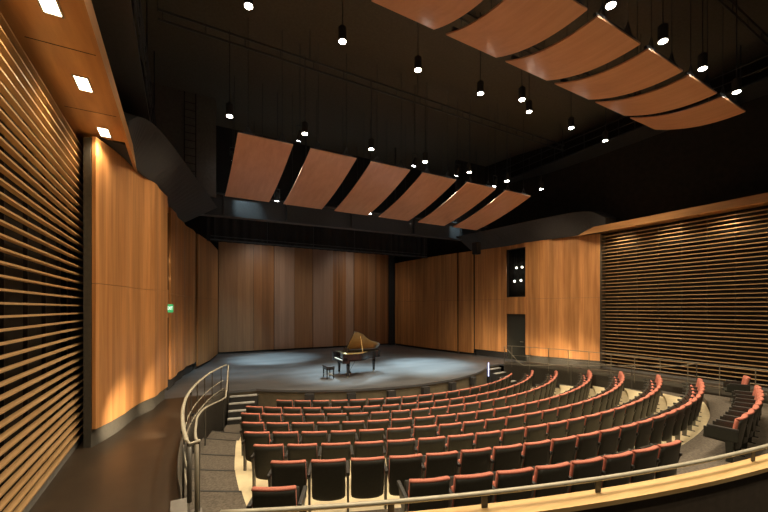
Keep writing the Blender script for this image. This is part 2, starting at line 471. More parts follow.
# ---------------------------------------------------------------- stage shell at the back
bm = bmesh.new(); bx(bm, (-2.5, 25.0, -.2), (mir(-2.5), 25.2, 12.2)); wb = struct(link('wall_back', bm, M['black']), 'back wall of the stage with veneer shell panels')
xs = [2.0, 3.15, 3.72, 4.35, 4.95, 5.75, 6.5, 7.1, 7.65, 8.5, 9.5, 10.3, 11.1, 12.4, 13.75]
ms = ['wood_back', 'wood_back_dark', 'wood_back_pale', 'wood_back', 'wood_back_pale', 'wood_back_dark', 'wood_back_dark', 'wood_back_pale', 'wood_back', 'wood_back_pale', 'wood_back_dark', 'wood_back', 'wood_back_dark', 'wood_back']
def px_back(px, Y=24.3):
    u = (px - 384) / F_PX; c, s = math.cos(YAW), math.sin(YAW); return Y * (s + u * c) / (c - u * s)
xs = [px_back(p) for p in (218.5, 253.5, 274.5, 294.5, 313, 333, 339, 346, 354, 368, 376, 388.5)]
ms = ['wood_back', 'wood_back_dark', 'wood_back_pale', 'wood_back', 'wood_back_pale', 'wood_back_dark', 'wood_back_dark', 'wood_back_pale', 'wood_back_dark', 'wood_back', 'wood_back_dark']
for i, (a, b) in enumerate(zip(xs, xs[1:])):
    bm = bmesh.new(); yy = 24.3 + .05 * (i % 2)
    bx(bm, (a + .01, yy, WZ + .10), (b - .01, yy + .06, 7.9))
    link('shell_panel', bm, M[ms[i]], wb)
bm = bmesh.new(); bx(bm, (1.9, 24.42, WZ), (14.2, 24.5, 8)); link('shell_frame', bm, M['black'], wb)
# black drapes filling the corner and the valance
def drape(bm, x0, x1, y, z0, z1, amp=.06, n=40, freq=14):
    secs = []
    for i in range(n + 1):
        t = i / n; x = x0 + (x1 - x0) * t; yy = y + amp * math.sin(t * freq * math.pi)
        secs.append([(x, yy, z0), (x, yy + .03, z0), (x, yy + .03, z1), (x, yy, z1)])
    loft(bm, secs)
bm = bmesh.new(); drape(bm, 1.15, 14.35, 20.0, 6.92, 9.4, .05, 160, 60)
tag(link('valance', bm, M['black']), 'black pleated valance hanging across the stage under the steel beam', 'curtain')
bm = bmesh.new(); cyl(bm, (1.3, 19.85, 6.98), (14.2, 19.85, 6.98), .035); cyl(bm, (1.3, 19.85, 7.15), (14.2, 19.85, 7.15), .02)
for i in range(6): cyl(bm, (1.5 + i * 2.5, 19.85, 6.98), (1.5 + i * 2.5, 19.85, 12.195), .012)
tag(link('batten_pipe', bm, M['beamsteel']), 'dark steel pipe along the lower edge of the black valance', 'pipe')
bm = bmesh.new(); drape(bm, 13.78, 14.25, 24.1, WZ, 8.2, .05, 24, 6)
tag(link('stage_curtain', bm, M['black']), 'narrow black curtain filling the right rear corner of the stage', 'curtain')

# ---------------------------------------------------------------- steel beam over the proscenium
bm = bmesh.new()
bp = catmull([Vector((-.9, 17.7)), Vector((1.65, 17.3)), Vector((7.5, 16.95)), Vector((14.2, 16.6)), Vector((16.2, 16.5))], 6)
path = [(v.x, v.y) for v in bp]
strip_wall(bm, path, 7.62, 8.48, .06)
strip_wall(bm, [(x, y - .16) for x, y in path], 7.56, 7.62, .36)
strip_wall(bm, [(x, y - .16) for x, y in path], 8.48, 8.54, .36)
beam = tag(link('steel_beam', bm, M['beamsteel']), 'long dark steel beam spanning the stage opening below the six rear reflectors', 'beam')
bm = bmesh.new()
for i in range(3, len(path) - 2, 3):
    x, y = path[i]; bx(bm, (x - .015, y - .15, 7.6), (x + .015, y, 8.5))
link('stiffener', bm, M['beamsteel'], beam)
bm = bmesh.new()
for x in (1.0, 5.2, 10.1, 14.3): cyl(bm, (x, 17.0, 8.5), (x, 17.0, 12.2), .04)
link('hanger', bm, M['steel'], beam)
# black wall above the stage opening
bm = bmesh.new(); bx(bm, (-1.5, 19.0, 9.0), (16.8, 19.1, 12.2)); struct(link('wall_proscenium', bm, M['black']))
# grey wall return up left with conduit
bm = bmesh.new(); bx(bm, (-1.6, 16.6, 8.2), (1.3, 16.75, 12.2)); struct(link('wall_upper_left', bm, M['curb']))
bm = bmesh.new(); bx(bm, (mir(1.3), 16.6, 8.2), (mir(-1.6), 16.75, 12.2)); struct(link('wall_upper_right', bm, M['bulk']))

# ---------------------------------------------------------------- parapet with ledge
def sag_left(bm):
    for v in bm.verts:
        a = math.degrees(math.atan2(v.co.x - CX, CY - v.co.y)); v.co.z -= .068 * min(max((-a - 6) / 18, 0), 1.2)
# in front of the camera
bm = bmesh.new(); sector(bm, 17.06, 17.18, R_(-27), R_(31), .3, 2.02, 60); sag_left(bm)
par = struct(link('wall_parapet', bm, M['parapet']), 'curved parapet wall behind the last row')
bm = bmesh.new(); sector(bm, 17.03, 17.22, R_(-27), R_(31), 2.02, 2.06, 60); sag_left(bm)
tag(link('wooden_ledge', bm, M['ledge']), 'pale golden curved wooden ledge capping the parapet behind the last row', 'ledge')
bm = bmesh.new(); sector(bm, 17.2, 24.3, R_(-24), R_(31), .9, 1.3, 60); struct(link('floor_rear_tier', bm, M['black']))
rl = thing('ledge_railing', 'low flat steel railing on short brackets along the golden wooden ledge', 'railing', (*pol(17.18, 0), 2.10))
def loc(o, bm):     # shift a world-space bmesh into the frame of o
    bmesh.ops.transform(bm, matrix=Matrix.Translation(o.location).inverted(), verts=bm.verts)
bm = bmesh.new()
rp = [(*pol(17.08, R_(a)), 2.175) for a in [-25.6] + list(range(-25, 32))]
tube(bm, rp, .02, 8, flat=(.024, .018)); sag_left(bm); loc(rl, bm); link('rail', bm, M['rail'], rl, True)
def ang_px(px, R):
    u = (px - 384) / F_PX; c, s = math.cos(YAW), math.sin(YAW); d = (u * c + s, c - u * s)
    a = d[0] ** 2 + d[1] ** 2; b = -2 * (d[0] * CX + d[1] * CY); cc = CX ** 2 + CY ** 2 - R * R
    t = (-b - math.sqrt(b * b - 4 * a * cc)) / (2 * a); return math.atan2(t * d[0] - CX, CY - t * d[1])
angs = [ang_px(p, 17.08) for p in (303, 391, 484.5, 598, 753)]
angs += [angs[-1] + .09 * q for q in range(1, 7)]
for a in angs:
    bm = bmesh.new(); x, y = pol(17.08, a)
    box(bm, (x, y, 2.111), (.05, .014, .10), Matrix.Rotation(a, 3, 'Z'))
    sag_left(bm); loc(rl, bm); link('bracket', bm, M['railpost'], rl)

# ---------------------------------------------------------------- guard railings beside the aisles
def guard(right):
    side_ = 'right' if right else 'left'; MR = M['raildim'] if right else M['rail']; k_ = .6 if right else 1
    f = (lambda x: mir(x)) if right else (lambda x: x)
    lab = ('curved steel guard railing along the ' + side_ + ' aisle' + (' in front of the far slat wall' if right else ', ending at the stage steps'))
    g = thing('guard_railing', lab, 'railing', (f(.1), 7.0, WZ), 0)
    P = [v for v in catmull([Vector(p) for p in (([(.2, 2.6), (.12, 4.4)] if right else []) + [tuple(q) for q in RAIL])], 6)]
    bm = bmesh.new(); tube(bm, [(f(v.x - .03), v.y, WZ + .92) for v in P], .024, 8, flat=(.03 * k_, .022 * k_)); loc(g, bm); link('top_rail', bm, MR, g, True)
    # graspable hand rail on the aisle side, falling with the floor
    H = [(.21, 5.7, 1.77), (.20, 6.1, 1.64), (.20, 6.8, 1.52), (.24, 7.7, 1.42), (.32, 8.9, 1.28), (.52, 10.0, 1.17), (.84, 11.0, 1.04), (1.10, 11.7, .97), (1.20, 12.1, 1.0), (1.36, 12.95, 1.75)]
    hp = catmull([Vector(h) for h in H], 6)
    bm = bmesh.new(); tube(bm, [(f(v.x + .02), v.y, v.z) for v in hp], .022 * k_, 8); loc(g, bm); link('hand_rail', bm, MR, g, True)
    if not right:
        bm = bmesh.new(); tube(bm, [(f(.08), 5.8, 1.77), (f(.12), 5.62, 1.77), (f(.23), 5.7, 1.77)], .02, 8); loc(g, bm); link('rail_end', bm, M['rail'], g, True)
    bm = bmesh.new(); tube(bm, [(f(v.x - .01), v.y, WZ + .48) for v in P[2:-2]], .01, 6); loc(g, bm); link('mid_rail', bm, MR, g)
    bm = bmesh.new(); tube(bm, [(f(v.x - .01), v.y, WZ + .22) for v in P[2:-2]], .01, 6); loc(g, bm); link('mid_rail', bm, MR, g)
    L = 0; nxt = 0
    for a, b in zip(P, P[1:]):
        while nxt <= L + (b - a).length:
            t = (nxt - L) / (b - a).length; p = a + (b - a) * t
            bm = bmesh.new(); cyl(bm, (f(p.x - .01), p.y, WZ - .1), (f(p.x - .01), p.y, WZ + .91), .014, n=8)
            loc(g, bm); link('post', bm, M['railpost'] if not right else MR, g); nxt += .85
        L += (b - a).length
    for (x, y, z) in [H[0], H[3], H[5], H[7], H[9]]:
        bm = bmesh.new()
        fz = .3 if y < 7 else (.2 if y < 9 else 0)
        cyl(bm, (f(x + .02), y, fz), (f(x + .02), y, z), .016, n=8)
        loc(g, bm); link('post', bm, M['railpost'], g)
    # retaining wall under the railing
    bm = bmesh.new(); path = [(f(v.x), v.y) for v in RAILX]
    n = len(path)
    strip_wall(bm, path, -.2, lambda t: 1.0, .10 * (-1 if right else 1))
    struct(link('wall_aisle_' + side_, bm, M['aislewall']), 'low curved retaining wall under the ' + side_ + ' guard railing')
    return g
guard_left = guard(False); guard(True)
# stub wall and newel posts where the left railing starts
bm = bmesh.new(); bx(bm, (-.07, 2.8, WZ), (.04, 4.15, 1.66)); w0 = struct(link('wall_stub', bm, M['bulk']))
bm = bmesh.new(); bx(bm, (-.08, 2.78, 1.66), (.06, 4.2, 1.70)); link('cap', bm, M['curb'], w0)
nb = guard_left
for x, y, r, m_ in ((.04, 5.72, .016, 'railpost'), (.11, 5.60, .03, 'railpost'), (.20, 5.64, .028, 'raildim')):
    bm = bmesh.new(); cyl(bm, (x, y, 1.0 if x < .15 else .52), (x, y, 1.74), r, n=12); loc(nb, bm); link('newel', bm, M[m_], nb, True)
bm = bmesh.new(); bx(bm, (.125, 5.54, .52), (.27, 5.78, .80)); loc(nb, bm); link('base_plate', bm, M['curb'], nb)

# ---------------------------------------------------------------- stage steps
def stairs(right):
    sd = 'right' if right else 'left'
    t = thing('stage_steps', 'dark steps with pale nosings up to the stage at its ' + sd + ' end', 'steps', (mir(1.6) if right else 1.6, 12.8, 0), 0)
    for k in range(4):
        z = .68 - .17 * k
        a = Vector((1.43 - .05 * k, 13.12 - .27 * k)); b = Vector((2.28 - .13 * k, 12.98 - .27 * k))
        c = Vector((2.36, 13.2)) if k == 0 else b + Vector((.05, .30)); d = Vector((1.43, 13.26)) if k == 0 else a + Vector((.05, .30))
        poly = [(a.x, a.y), (b.x, b.y), (c.x, c.y), (d.x, d.y)]
        if right: poly = mirp(poly)
        bm = bmesh.new(); prism(bm, poly, 0.0, z - .03); loc(t, bm); s = link('step', bm, M['step'], t)
        pn = [(a.x, a.y - .02), (b.x, b.y - .02), (b.x + .03, b.y + .16), (a.x + .03, a.y + .16)]
        if right: pn = mirp(pn)
        bm = bmesh.new(); prism(bm, pn, z - .03, z); loc(t, bm); link('nosing', bm, M['nosing'], t)
    return t
stairs(False); stairs(True)
bm = bmesh.new(); bx(bm, (12.92, 13.02, .35), (12.95, 13.05, 1.0)); tag(link('lit_corner_post', bm, M['litpost']), 'thin post glowing blue white for the light falling on it, at the right stage corner beside the steps', 'light')  # corner post, no lamp: the light on it is put in as glow

# front fill loudspeakers along the stage front
names = ['leftmost', 'second from left', 'third from left', 'third from right', 'second from right', 'rightmost']
for i, px in enumerate((306.5, 347, 387, 421, 448, 466)):
    x = [3.83, 5.11, 6.48, 7.87, 9.25, 10.7][i]
    a = math.asin((x - CX) / (SR + .09)); y = SCY - (SR + .09) * math.cos(a)
    t = thing('front_fill_speaker', 'small black box loudspeaker on the curved stage front, %s of the six' % names[i], 'speaker', (x - .05, y, .39), a, 'front fill loudspeakers on the stage front')
    bm = bmesh.new(); box(bm, (0, 0, .2), (.30, .16, .32), bev=.012); link('cabinet', bm, M['black'], t)
    bm = bmesh.new(); box(bm, (0, -.084, .2), (.26, .01, .28)); link('grille', bm, M['steel'], t)
    bm = bmesh.new(); cyl(bm, (0, 0, -.39), (0, 0, .05), .02); link('stand', bm, M['steel'], t)

# ---------------------------------------------------------------- theatre seats (local: sitter looks along +Y, origin on the floor under the back)
def curved_sheet(bm, w, z0, z1, y0, th, tilt, bow, rc=.06, n=8, m=6, ztop_extra=0):
    """upright sheet bowed in plan, tilted back (towards -Y at the top), rounded lower corners"""
    def pt(u, v, off):
        z = z0 + (z1 - z0) * v
        ww = w
        d = (z - z0)
        if d < rc: ww = w - 2 * (rc - math.sqrt(max(rc * rc - (rc - d) ** 2, 0)))
        x = (u - .5) * ww
        y = y0 - tilt * (z - z0) + bow * (2 * (u - .5)) ** 2 + off
        return (x, y, z)
    vs = [0, .04, .1] + [.1 + .9 * (k + 1) / m for k in range(m)]
    for off in (0, th): pass
    fr = [[bm.verts.new(pt(i / n, v, 0)) for i in range(n + 1)] for v in vs]
    bk = [[bm.verts.new(pt(i / n, v, th)) for i in range(n + 1)] for v in vs]
    for g in (fr, bk):
        for a, b in zip(g, g[1:]):
            for i in range(n): bm.faces.new((a[i], a[i + 1], b[i + 1], b[i]))
    for i in range(n):
        bm.faces.new((fr[0][i], bk[0][i], bk[0][i + 1], fr[0][i + 1])); bm.faces.new((fr[-1][i], fr[-1][i + 1], bk[-1][i + 1], bk[-1][i]))
    for a, b in zip(range(len(vs) - 1), range(1, len(vs))):
        bm.faces.new((fr[a][0], fr[b][0], bk[b][0], bk[a][0])); bm.faces.new((fr[a][n], bk[a][n], bk[b][n], fr[b][n]))

def make_seat(down=False, both=True):
    t = thing('theatre_seat', 'x', 'seat')
    W = .475
    bm = bmesh.new(); curved_sheet(bm, W, .21, .795, .10, .022, .17, .03, .07); link('back_shell', bm, M['shell'], t, True)
    bm = bmesh.new(); curved_sheet(bm, W - .01, .32, .805, .108, .06, .17, .03, .05)
    # a rolled cap over the shell's top edge
    pts = []
    for i in range(9):
        u = i / 8 - .5; pts.append((u * (W + .004), +.108 + .018 - .17 * .50 + .03 * (2 * u) ** 2, .805))
    tube(bm, pts, .03, 8, flat=(.040, .020))
    link('back_cushion', bm, M['coral'], t, True)
    # seat: hinged at y .16, z .42
    rot = Matrix.Rotation(R_(3 if down else 58), 4, 'X'); T = Matrix.Translation((0, .19, .36))
    bm = bmesh.new(); box(bm, (0, .13, .05), (.42, .24, .06), bev=.025); bmesh.ops.transform(bm, matrix=T @ rot, verts=bm.verts); link('seat_cushion', bm, M['coral'], t, True)
    bm = bmesh.new(); box(bm, (0, .18, .0), (.46, .37 if not down else .42, .07), bev=.02); bmesh.ops.transform(bm, matrix=T @ rot, verts=bm.verts); link('seat_pan', bm, M['shell'], t)
    for s in ((-1, 1) if both else (-1,)):
        x = s * PITCH / 2
        bm = bmesh.new(); box(bm, (x, .275, .60), (.05, .45, .05), bev=.014); link('armrest', bm, M['arm'], t)
        bm = bmesh.new()
        prof = [(.06, .60), (.44, .60), (.40, .50), (.24, .38), (.22, .02), (.23, .02), (.23, 0), (.08, 0), (.08, .02), (.14, .02), (.12, .40)]
        lo = [bm.verts.new((x - .014, y, z)) for y, z in prof]; hi = [bm.verts.new((x + .014, y, z)) for y, z in prof]
        bm.faces.new(lo[::-1]); bm.faces.new(hi)
        for i in range(len(prof)): bm.faces.new((lo[i], lo[(i + 1) % len(prof)], hi[(i + 1) % len(prof)], hi[i]))
        link('seat_support', bm, M['shell'] if down else M['standard'], t)
        if down:
            bm = bmesh.new(); box(bm, (x, .30, .48), (.04, .50, .20), bev=.012); link('side_panel', bm, M['shell'], t)
    return t
ORD = ['first', 'second', 'third', 'fourth', 'fifth', 'sixth', 'seventh', 'eighth', 'ninth', 'tenth', 'eleventh', 'twelfth', 'thirteenth']
ROWN = ['front row', 'second row', 'third row', 'fourth row', 'fifth row', 'sixth row', 'seventh row', 'rearmost row']
protos = {}
def dup(root):
    r = root.copy(); C.objects.link(r)
    for ch in root.children:
        c = ch.copy(); C.objects.link(c); c.parent = r
    return r
def place_seat(key, k, ang, label, group):
    if key not in protos:
        protos[key] = make_seat(*key); o = protos[key]
    else: o = dup(protos[key])
    x, y = pol(RAD[k] + .02, ang); o.location = (x, y, FLZ[k] + (.004 if k <= 1 else 0))
    o.rotation_euler = (0, 0, ang); o['label'] = label; o['category'] = 'seat'; o['group'] = group
    return o
for k in range(7):
    n = NS[k]
    for i in range(n):
        ang = R_(A0[k]) + i * PITCH / RAD[k]
        if i == 0: wh = 'at the left end of the %s' % ROWN[k]
        elif i == n - 1: wh = 'at the right end of the %s' % ROWN[k]
        elif i < n // 2: wh = 'in the %s, %s from its left end' % (ROWN[k], ORD[i])
        else: wh = 'in the %s, %s from its right end' % (ROWN[k], ORD[n - 1 - i])
        place_seat((False, i == n - 1), k, ang, 'black-backed coral theatre seat ' + wh, 'theatre seats of the ' + ROWN[k])
stepH = PITCH / RAD[7]
place_seat((False, True), 7, R_(-25.4), 'single coral theatre seat by the left aisle, alone in the rearmost row', 'theatre seats of the rearmost row')
for i in range(8):
    ang = R_(-18.9) + i * stepH
    wh = 'at the left end' if i == 0 else ('at the right end' if i == 7 else '%s from left' % ORD[i])
    place_seat((False, i == 7), 7, ang, 'coral seat beyond the ledge railing, %s in the middle rear block' % wh, 'theatre seats of the rearmost row')
for i in range(8):
    ang = R_(5.4) + i * stepH
    wh = 'nearest the ledge' if i == 0 else ('at the far end' if i == 7 else '%s from the near end' % ORD[i])
    place_seat((True, i == 7), 7, ang, 'coral seat with lowered black pan in the right rear block, %s' % wh, 'theatre seats of the rearmost row')
place_seat((True, True), 7, R_(26.2), 'single coral seat with lowered black pan standing alone by the right slat wall', 'theatre seats of the rearmost row')

# ---------------------------------------------------------------- grand piano
def grand_piano():
    # local: keyboard at x=0 facing -X, body runs to +X; treble side is -Y (audience), hinge on +Y
    t = thing('grand_piano', 'black grand piano with raised lid standing at the middle of the stage', 'piano', (5.62, 14.05, WZ), R_(-4)); t.scale = (.80, .92, .96)
    # case outline
    oc = [(0.30, -.74), (.62, -.74), (.95, -.70), (1.25, -.52), (1.55, -.25), (1.85, -.02), (2.15, .12), (2.42, .22), (2.56, .36), (2.60, .52), (2.52, .68), (2.38, .74)]
    cur = [(v.x, v.y) for v in catmull([Vector(p) for p in oc], 6)]
    outline = [(.30, .74), (.30, -.74)] + cur[1:]
    rim_path = [(.0, -.74)] + cur + [(0, .74)]
    bm = bmesh.new(); strip_wall(bm, rim_path, .68, .98, .045); link('rim', bm, M['piano'], t)
    bm = bmesh.new(); prism(bm, outline, .68, .74); bx(bm, (0.0, -.74, .60), (.32, .74, .68)); link('keybed', bm, M['piano'], t)
    bm = bmesh.new(); s = .94; prism(bm, [(1.3 + (x - 1.3) * s, .0 + (y - .0) * s) for x, y in outline], .86, .875); link('iron_plate', bm, M['gold'], t)
    bm = bmesh.new()
    for i in range(16):
        y = -.62 + i * .08; x1 = .55 + (y + .74) * 1.35
        cyl(bm, (.42, y, .885), (min(x1, 2.3), y + .02, .885), .004, n=4)
    link('strings', bm, M['brass'], t)
    bm = bmesh.new(); bx(bm, (.04, -.615, .70), (.19, .615, .722)); link('white_keys', bm, M['white'], t)
    bm = bmesh.new()
    for i in range(52):
        if i % 7 in (0, 1, 3, 4, 5): y = -.60 + (i + 1) * 1.2 / 52; bx(bm, (.10, y - .006, .722), (.19, y + .006, .735))
    link('black_keys', bm, M['piano'], t)
    bm = bmesh.new(); bx(bm, (.20, -.74, .70), (.24, .74, .96)); bx(bm, (-.01, -.74, .63), (.03, .74, .69)); link('fallboard', bm, M['piano'], t)
    for s_ in (-1, 1):
        bm = bmesh.new(); box(bm, (.12, s_ * .685, .76), (.24, .11, .18), bev=.02); link('cheek_block', bm, M['piano'], t)
    # music desk
    bm = bmesh.new(); box(bm, (.42, 0, 1.08), (.02, .7, .22), Matrix.Rotation(R_(20), 3, 'Y')); link('music_desk', bm, M['piano'], t)
    # lid: hinged along the bass side y=.74, opened about 38 deg
    lidrot = Matrix.Translation((0, .74, .99)) @ Matrix.Rotation(R_(-36), 4, 'X') @ Matrix.Translation((0, -.74, 0))
    bm = bmesh.new(); lo = [(.72, .74)] + [p for p in cur if p[0] > .72]
    k0 = next(p for p in cur if p[0] > .72); prism(bm, [(.72, .74), (.72, k0[1])] + [p for p in cur if p[0] > .73], 0.02, .04)
    bmesh.ops.transform(bm, matrix=lidrot, verts=bm.verts); lid = link('lid', bm, M['piano'], t)
    bm = bmesh.new(); prism(bm, [(1.5 + (x - 1.5) * .985, y * .985) for x, y in [(.72, .74), (.72, k0[1])] + [p for p in cur if p[0] > .73]], .012, .02)
    bmesh.ops.transform(bm, matrix=lidrot, verts=bm.verts); link('lid_underside', bm, M['lidin'], lid)
    bm = bmesh.new(); prism(bm, [(.73, .74), (.73, -.72), (1.12, -.58), (1.12, .74)], .045, .06)
    bmesh.ops.transform(bm, matrix=lidrot, verts=bm.verts); link('front_flap', bm, M['piano'], t)
    bm = bmesh.new(); a = Vector((1.15, -.52, .95)); b = lidrot @ Vector((1.15, -.42, .02)); cyl(bm, a, b, .012); link('prop_stick', bm, M['gold'], t)
    # legs with casters, lyre
    for x, y in ((.30, -.60), (.30, .60), (2.20, .42)):
        bm = bmesh.new()
        prof = [(.085, .68), (.085, .60), (.06, .57), (.075, .50), (.05, .12), (.062, .10), (.05, .075)]
        secs = [[(x + (r if c in (0, 3) else -r), y + (r if c in (0, 1) else -r), z) for c in range(4)] for r, z in prof]
        secs = [[(x + r * math.cos(R_(45 + 90 * c)) * 1.2, y + r * math.sin(R_(45 + 90 * c)) * 1.2, z) for c in range(4)] for r, z in prof]
        loft(bm, secs); lg = link('leg', bm, M['piano'], t)
        bm = bmesh.new(); cyl(bm, (x - .015, y, .035), (x + .015, y, .035), .035, n=14); cyl(bm, (x, y, .05), (x, y, .08), .02); link('caster', bm, M['brass'], lg)
    bm = bmesh.new()
    for y in (-.09, .09): cyl(bm, (.62, y * 1.2, .68), (.60, y * .7, .16), .014)
    box(bm, (.60, 0, .13), (.14, .28, .06), bev=.01); cyl(bm, (.62, 0, .14), (1.0, 0, .68), .008); ly = link('pedal_lyre', bm, M['piano'], t)
    for y in (-.07, 0, .07):
        bm = bmesh.new(); box(bm, (.48, y, .09), (.14, .024, .012), bev=.004); link('pedal', bm, M['brass'], ly)
grand_piano()
def bench():
    t = thing('piano_bench', 'small black piano bench in front of the grand piano keyboard', 'bench', (5.13, 13.80, WZ), R_(-4))
    bm = bmesh.new(); box(bm, (0, 0, .46), (.34, .60, .09), bev=.03); link('seat', bm, M['leather'], t)
    bm = bmesh.new(); box(bm, (0, 0, .39), (.32, .58, .06)); link('frame', bm, M['piano'], t)
    for x in (-.13, .13):
        for y in (-.25, .25):
            bm = bmesh.new(); cyl(bm, (x, y, 0), (x, y, .37), .018, .028, n=10); link('leg', bm, M['piano'], t)
    bm = bmesh.new()
    for x in (-.13, .13): cyl(bm, (x, -.25, .14), (x, .25, .14), .010)
    for y in (-.25, .25): cyl(bm, (-.13, y, .10), (.13, y, .30), .008); cyl(bm, (.13, y, .10), (-.13, y, .30), .008)
    link('stretcher', bm, M['rail'], t)
    bm = bmesh.new()
    for y in (-.32, .32): cyl(bm, (0, y, .40), (0, y * 1.1, .40), .03, n=12)
    link('height_knob', bm, M['piano'], t)
bench()

# ---------------------------------------------------------------- suspended reflectors
def reflector(i, n, xl, wd, y0, z0, y1, z1, sag, place, group, lab):
    """y0,z0 = audience-side edge, y1,z1 = stage-side edge"""
    xm = xl + wd / 2; t = thing('acoustic_reflector', lab, 'acoustic panel', (xm, (y0 + y1) / 2, min(z0, z1)), 0, group)
    m_ = 14; secs = []
    def p(u): return (y0 + (y1 - y0) * u, z0 + (z1 - z0) * u - 4 * sag * u * (1 - u))
    for k in range(m_ + 1):
        y, z = p(k / m_); secs.append([(xl, y, z), (xl + wd, y, z), (xl + wd, y, z + .035), (xl, y, z + .035)])
    bm = bmesh.new(); loft(bm, secs); loc(t, bm); link('veneer_sheet', bm, M['panel'], t)
    for x in (xl + .2, xl + wd - .2):
        bm = bmesh.new(); tube(bm, [(x, p(k / 8)[0], p(k / 8)[1] + .065) for k in range(9)], .03, 6); loc(t, bm); link('rib', bm, M['steel'], t)
    for u in (.04, .93):
        y, z = p(u); bm = bmesh.new(); bx(bm, (xl + .05, y - .03, z + .1), (xl + wd - .05, y + .03, z + .16))
        for x in (xl + .3, xl + wd - .3):
            cyl(bm, (x, y, z + .1), (x, y, 12.2), .008, n=6)
        loc(t, bm); link('hanger', bm, M['steel'], t)
    y, z = p(.04)
    for x in (xl + .3, xl + wd - .3):
        bm = bmesh.new()
        cyl(bm, (x - .14, y, z + .12), (x, y, z + .42), .016, n=5); cyl(bm, (x + .14, y, z + .12), (x, y, z + .42), .016, n=5)
        box(bm, (x, y - .01, z + .17), (.26, .03, .05))
        loc(t, bm); link('bracket', bm, M['steel'], t)
W6 = ['leftmost', 'second from left', 'third from left', 'third from right', 'second from right', 'rightmost']
for i in range(6):
    xl = 1.46 + i * 2.157
    reflector(i, 6, xl, 1.6, 11.35, 8.65, 14.85, 7.77, .10, '', 'six reflectors over the stage front', 'curved reddish wood reflector panel above the stage front, %s of the six' % W6[i])
W7 = ['outside left', 'nearest cut by the frame top', 'second in view from the left', 'third in view from the left', 'third from the right end', 'second from the right end', 'at the right end']
for i in range(7):
    xl = 1.43 + i * 1.82
    reflector(i, 7, xl, 1.50, 4.13, 9.10, 6.38, 9.56, .16, '', 'reflectors over the seats', 'curved orange wood reflector panel hung over the seats, %s' % W7[i])

# ---------------------------------------------------------------- pendant house lights
def make_pendant(rod=2.4):
    t = thing('pendant_downlight', 'x', 'ceiling light')
    bm = bmesh.new(); cyl(bm, (0, 0, .03), (0, 0, .34), .095, n=20); cyl(bm, (0, 0, .34), (0, 0, .40), .095, .03, n=20); link('housing', bm, M['black'], t, False)
    bm = bmesh.new(); cyl(bm, (0, 0, .012), (0, 0, .028), .078, n=20); link('lens', bm, M['lens'], t)
    bm = bmesh.new(); cyl(bm, (0, 0, .4), (0, 0, rod), .012, n=6); link('rod', bm, M['steel'], t)
    return t
pend = []
def place_pendant(x, y, z, label, group, power, reach=True):
    o = (make_pendant() if reach else make_pendant(12.195 - z)) if (not pend or not reach) else dup(pend[0]); pend.append(o)
    o.location = (x, y, z); o['label'] = label; o['category'] = 'ceiling light'; o['group'] = group
    lamp('house_lamp', 'SPOT', (x, y, z - .02), power, NEUT, (x, y, z - 3), .07, 118, .7, parent=o)
ROW1 = [1.24, 3.33, 5.46, 7.65, 9.72, 11.85, 13.87]
for i, x in enumerate(ROW1):
    place_pendant(x, 8.03, 9.83, 'black pendant downlight in the middle row over the seats, %s' % (['leftmost', 'second from left', 'third from left', 'fourth from left', 'third from right', 'second from right', 'rightmost'][i]), 'pendants of the middle row', P_HOUSE)
ROW2 = [1.2, 3.33, 5.6, 7.8, 9.9, 11.96, 14.1]
for i, x in enumerate(ROW2):
    place_pendant(x, 11.0, 8.9, 'small pendant downlight beside the top edge of the rear reflectors, %s' % (['leftmost', 'second from left', 'third from left', 'fourth from left', 'third from right', 'second from right', 'rightmost'][i]), 'pendants above the stage front', P_HOUSE * .6)
for i, x in enumerate([-.4 + 1.43, 3.3, 5.1, 7.0, 8.9, 10.73, 12.66]):
    place_pendant(x, 3.95, 9.2, 'bright pendant downlight beside the near reflectors, %s' % (['outside left', 'second from left', 'third from left', 'at the upper edge', 'upper of those at right', 'second from right', 'rightmost'][i]), 'pendants beside the near reflectors', P_HOUSE)
for i, (x, z, y) in enumerate([(8.42, 9.45, 7.2), (11.2, 9.45, 5.6)]):
    place_pendant(x, y, z, ['pendant downlight in a gap of the near reflectors', 'pendant downlight at the lower edge of the near reflectors'][i], 'extra pendants', P_HOUSE * .3, False)

# pipes that carry the pendants
for j, (y, z, nm) in enumerate(((8.03, 11.8, 'over the middle pendants'), (11.0, 11.0, 'over the rear pendants'), (3.95, 11.3, 'over the near pendants'))):
    bm = bmesh.new(); y += .055; cyl(bm, (-.5, y, z), (15.8, y, z), .03, n=8); cyl(bm, (-.5, y, z + .25), (15.8, y, z + .25), .03, n=8)
    for i in range(17): bx(bm, (-.4 + i, y - .01, z), (-.38 + i, y + .01, z + .25))
    for i in range(5): cyl(bm, (i * 4 - .5, y, z + .2), (i * 4 - .5, y, 12.195), .01, n=6)
    tag(link('lighting_pipe', bm, M['steel']), 'black double pipe truss ' + nm, 'pipe', 'pipes under the ceiling')

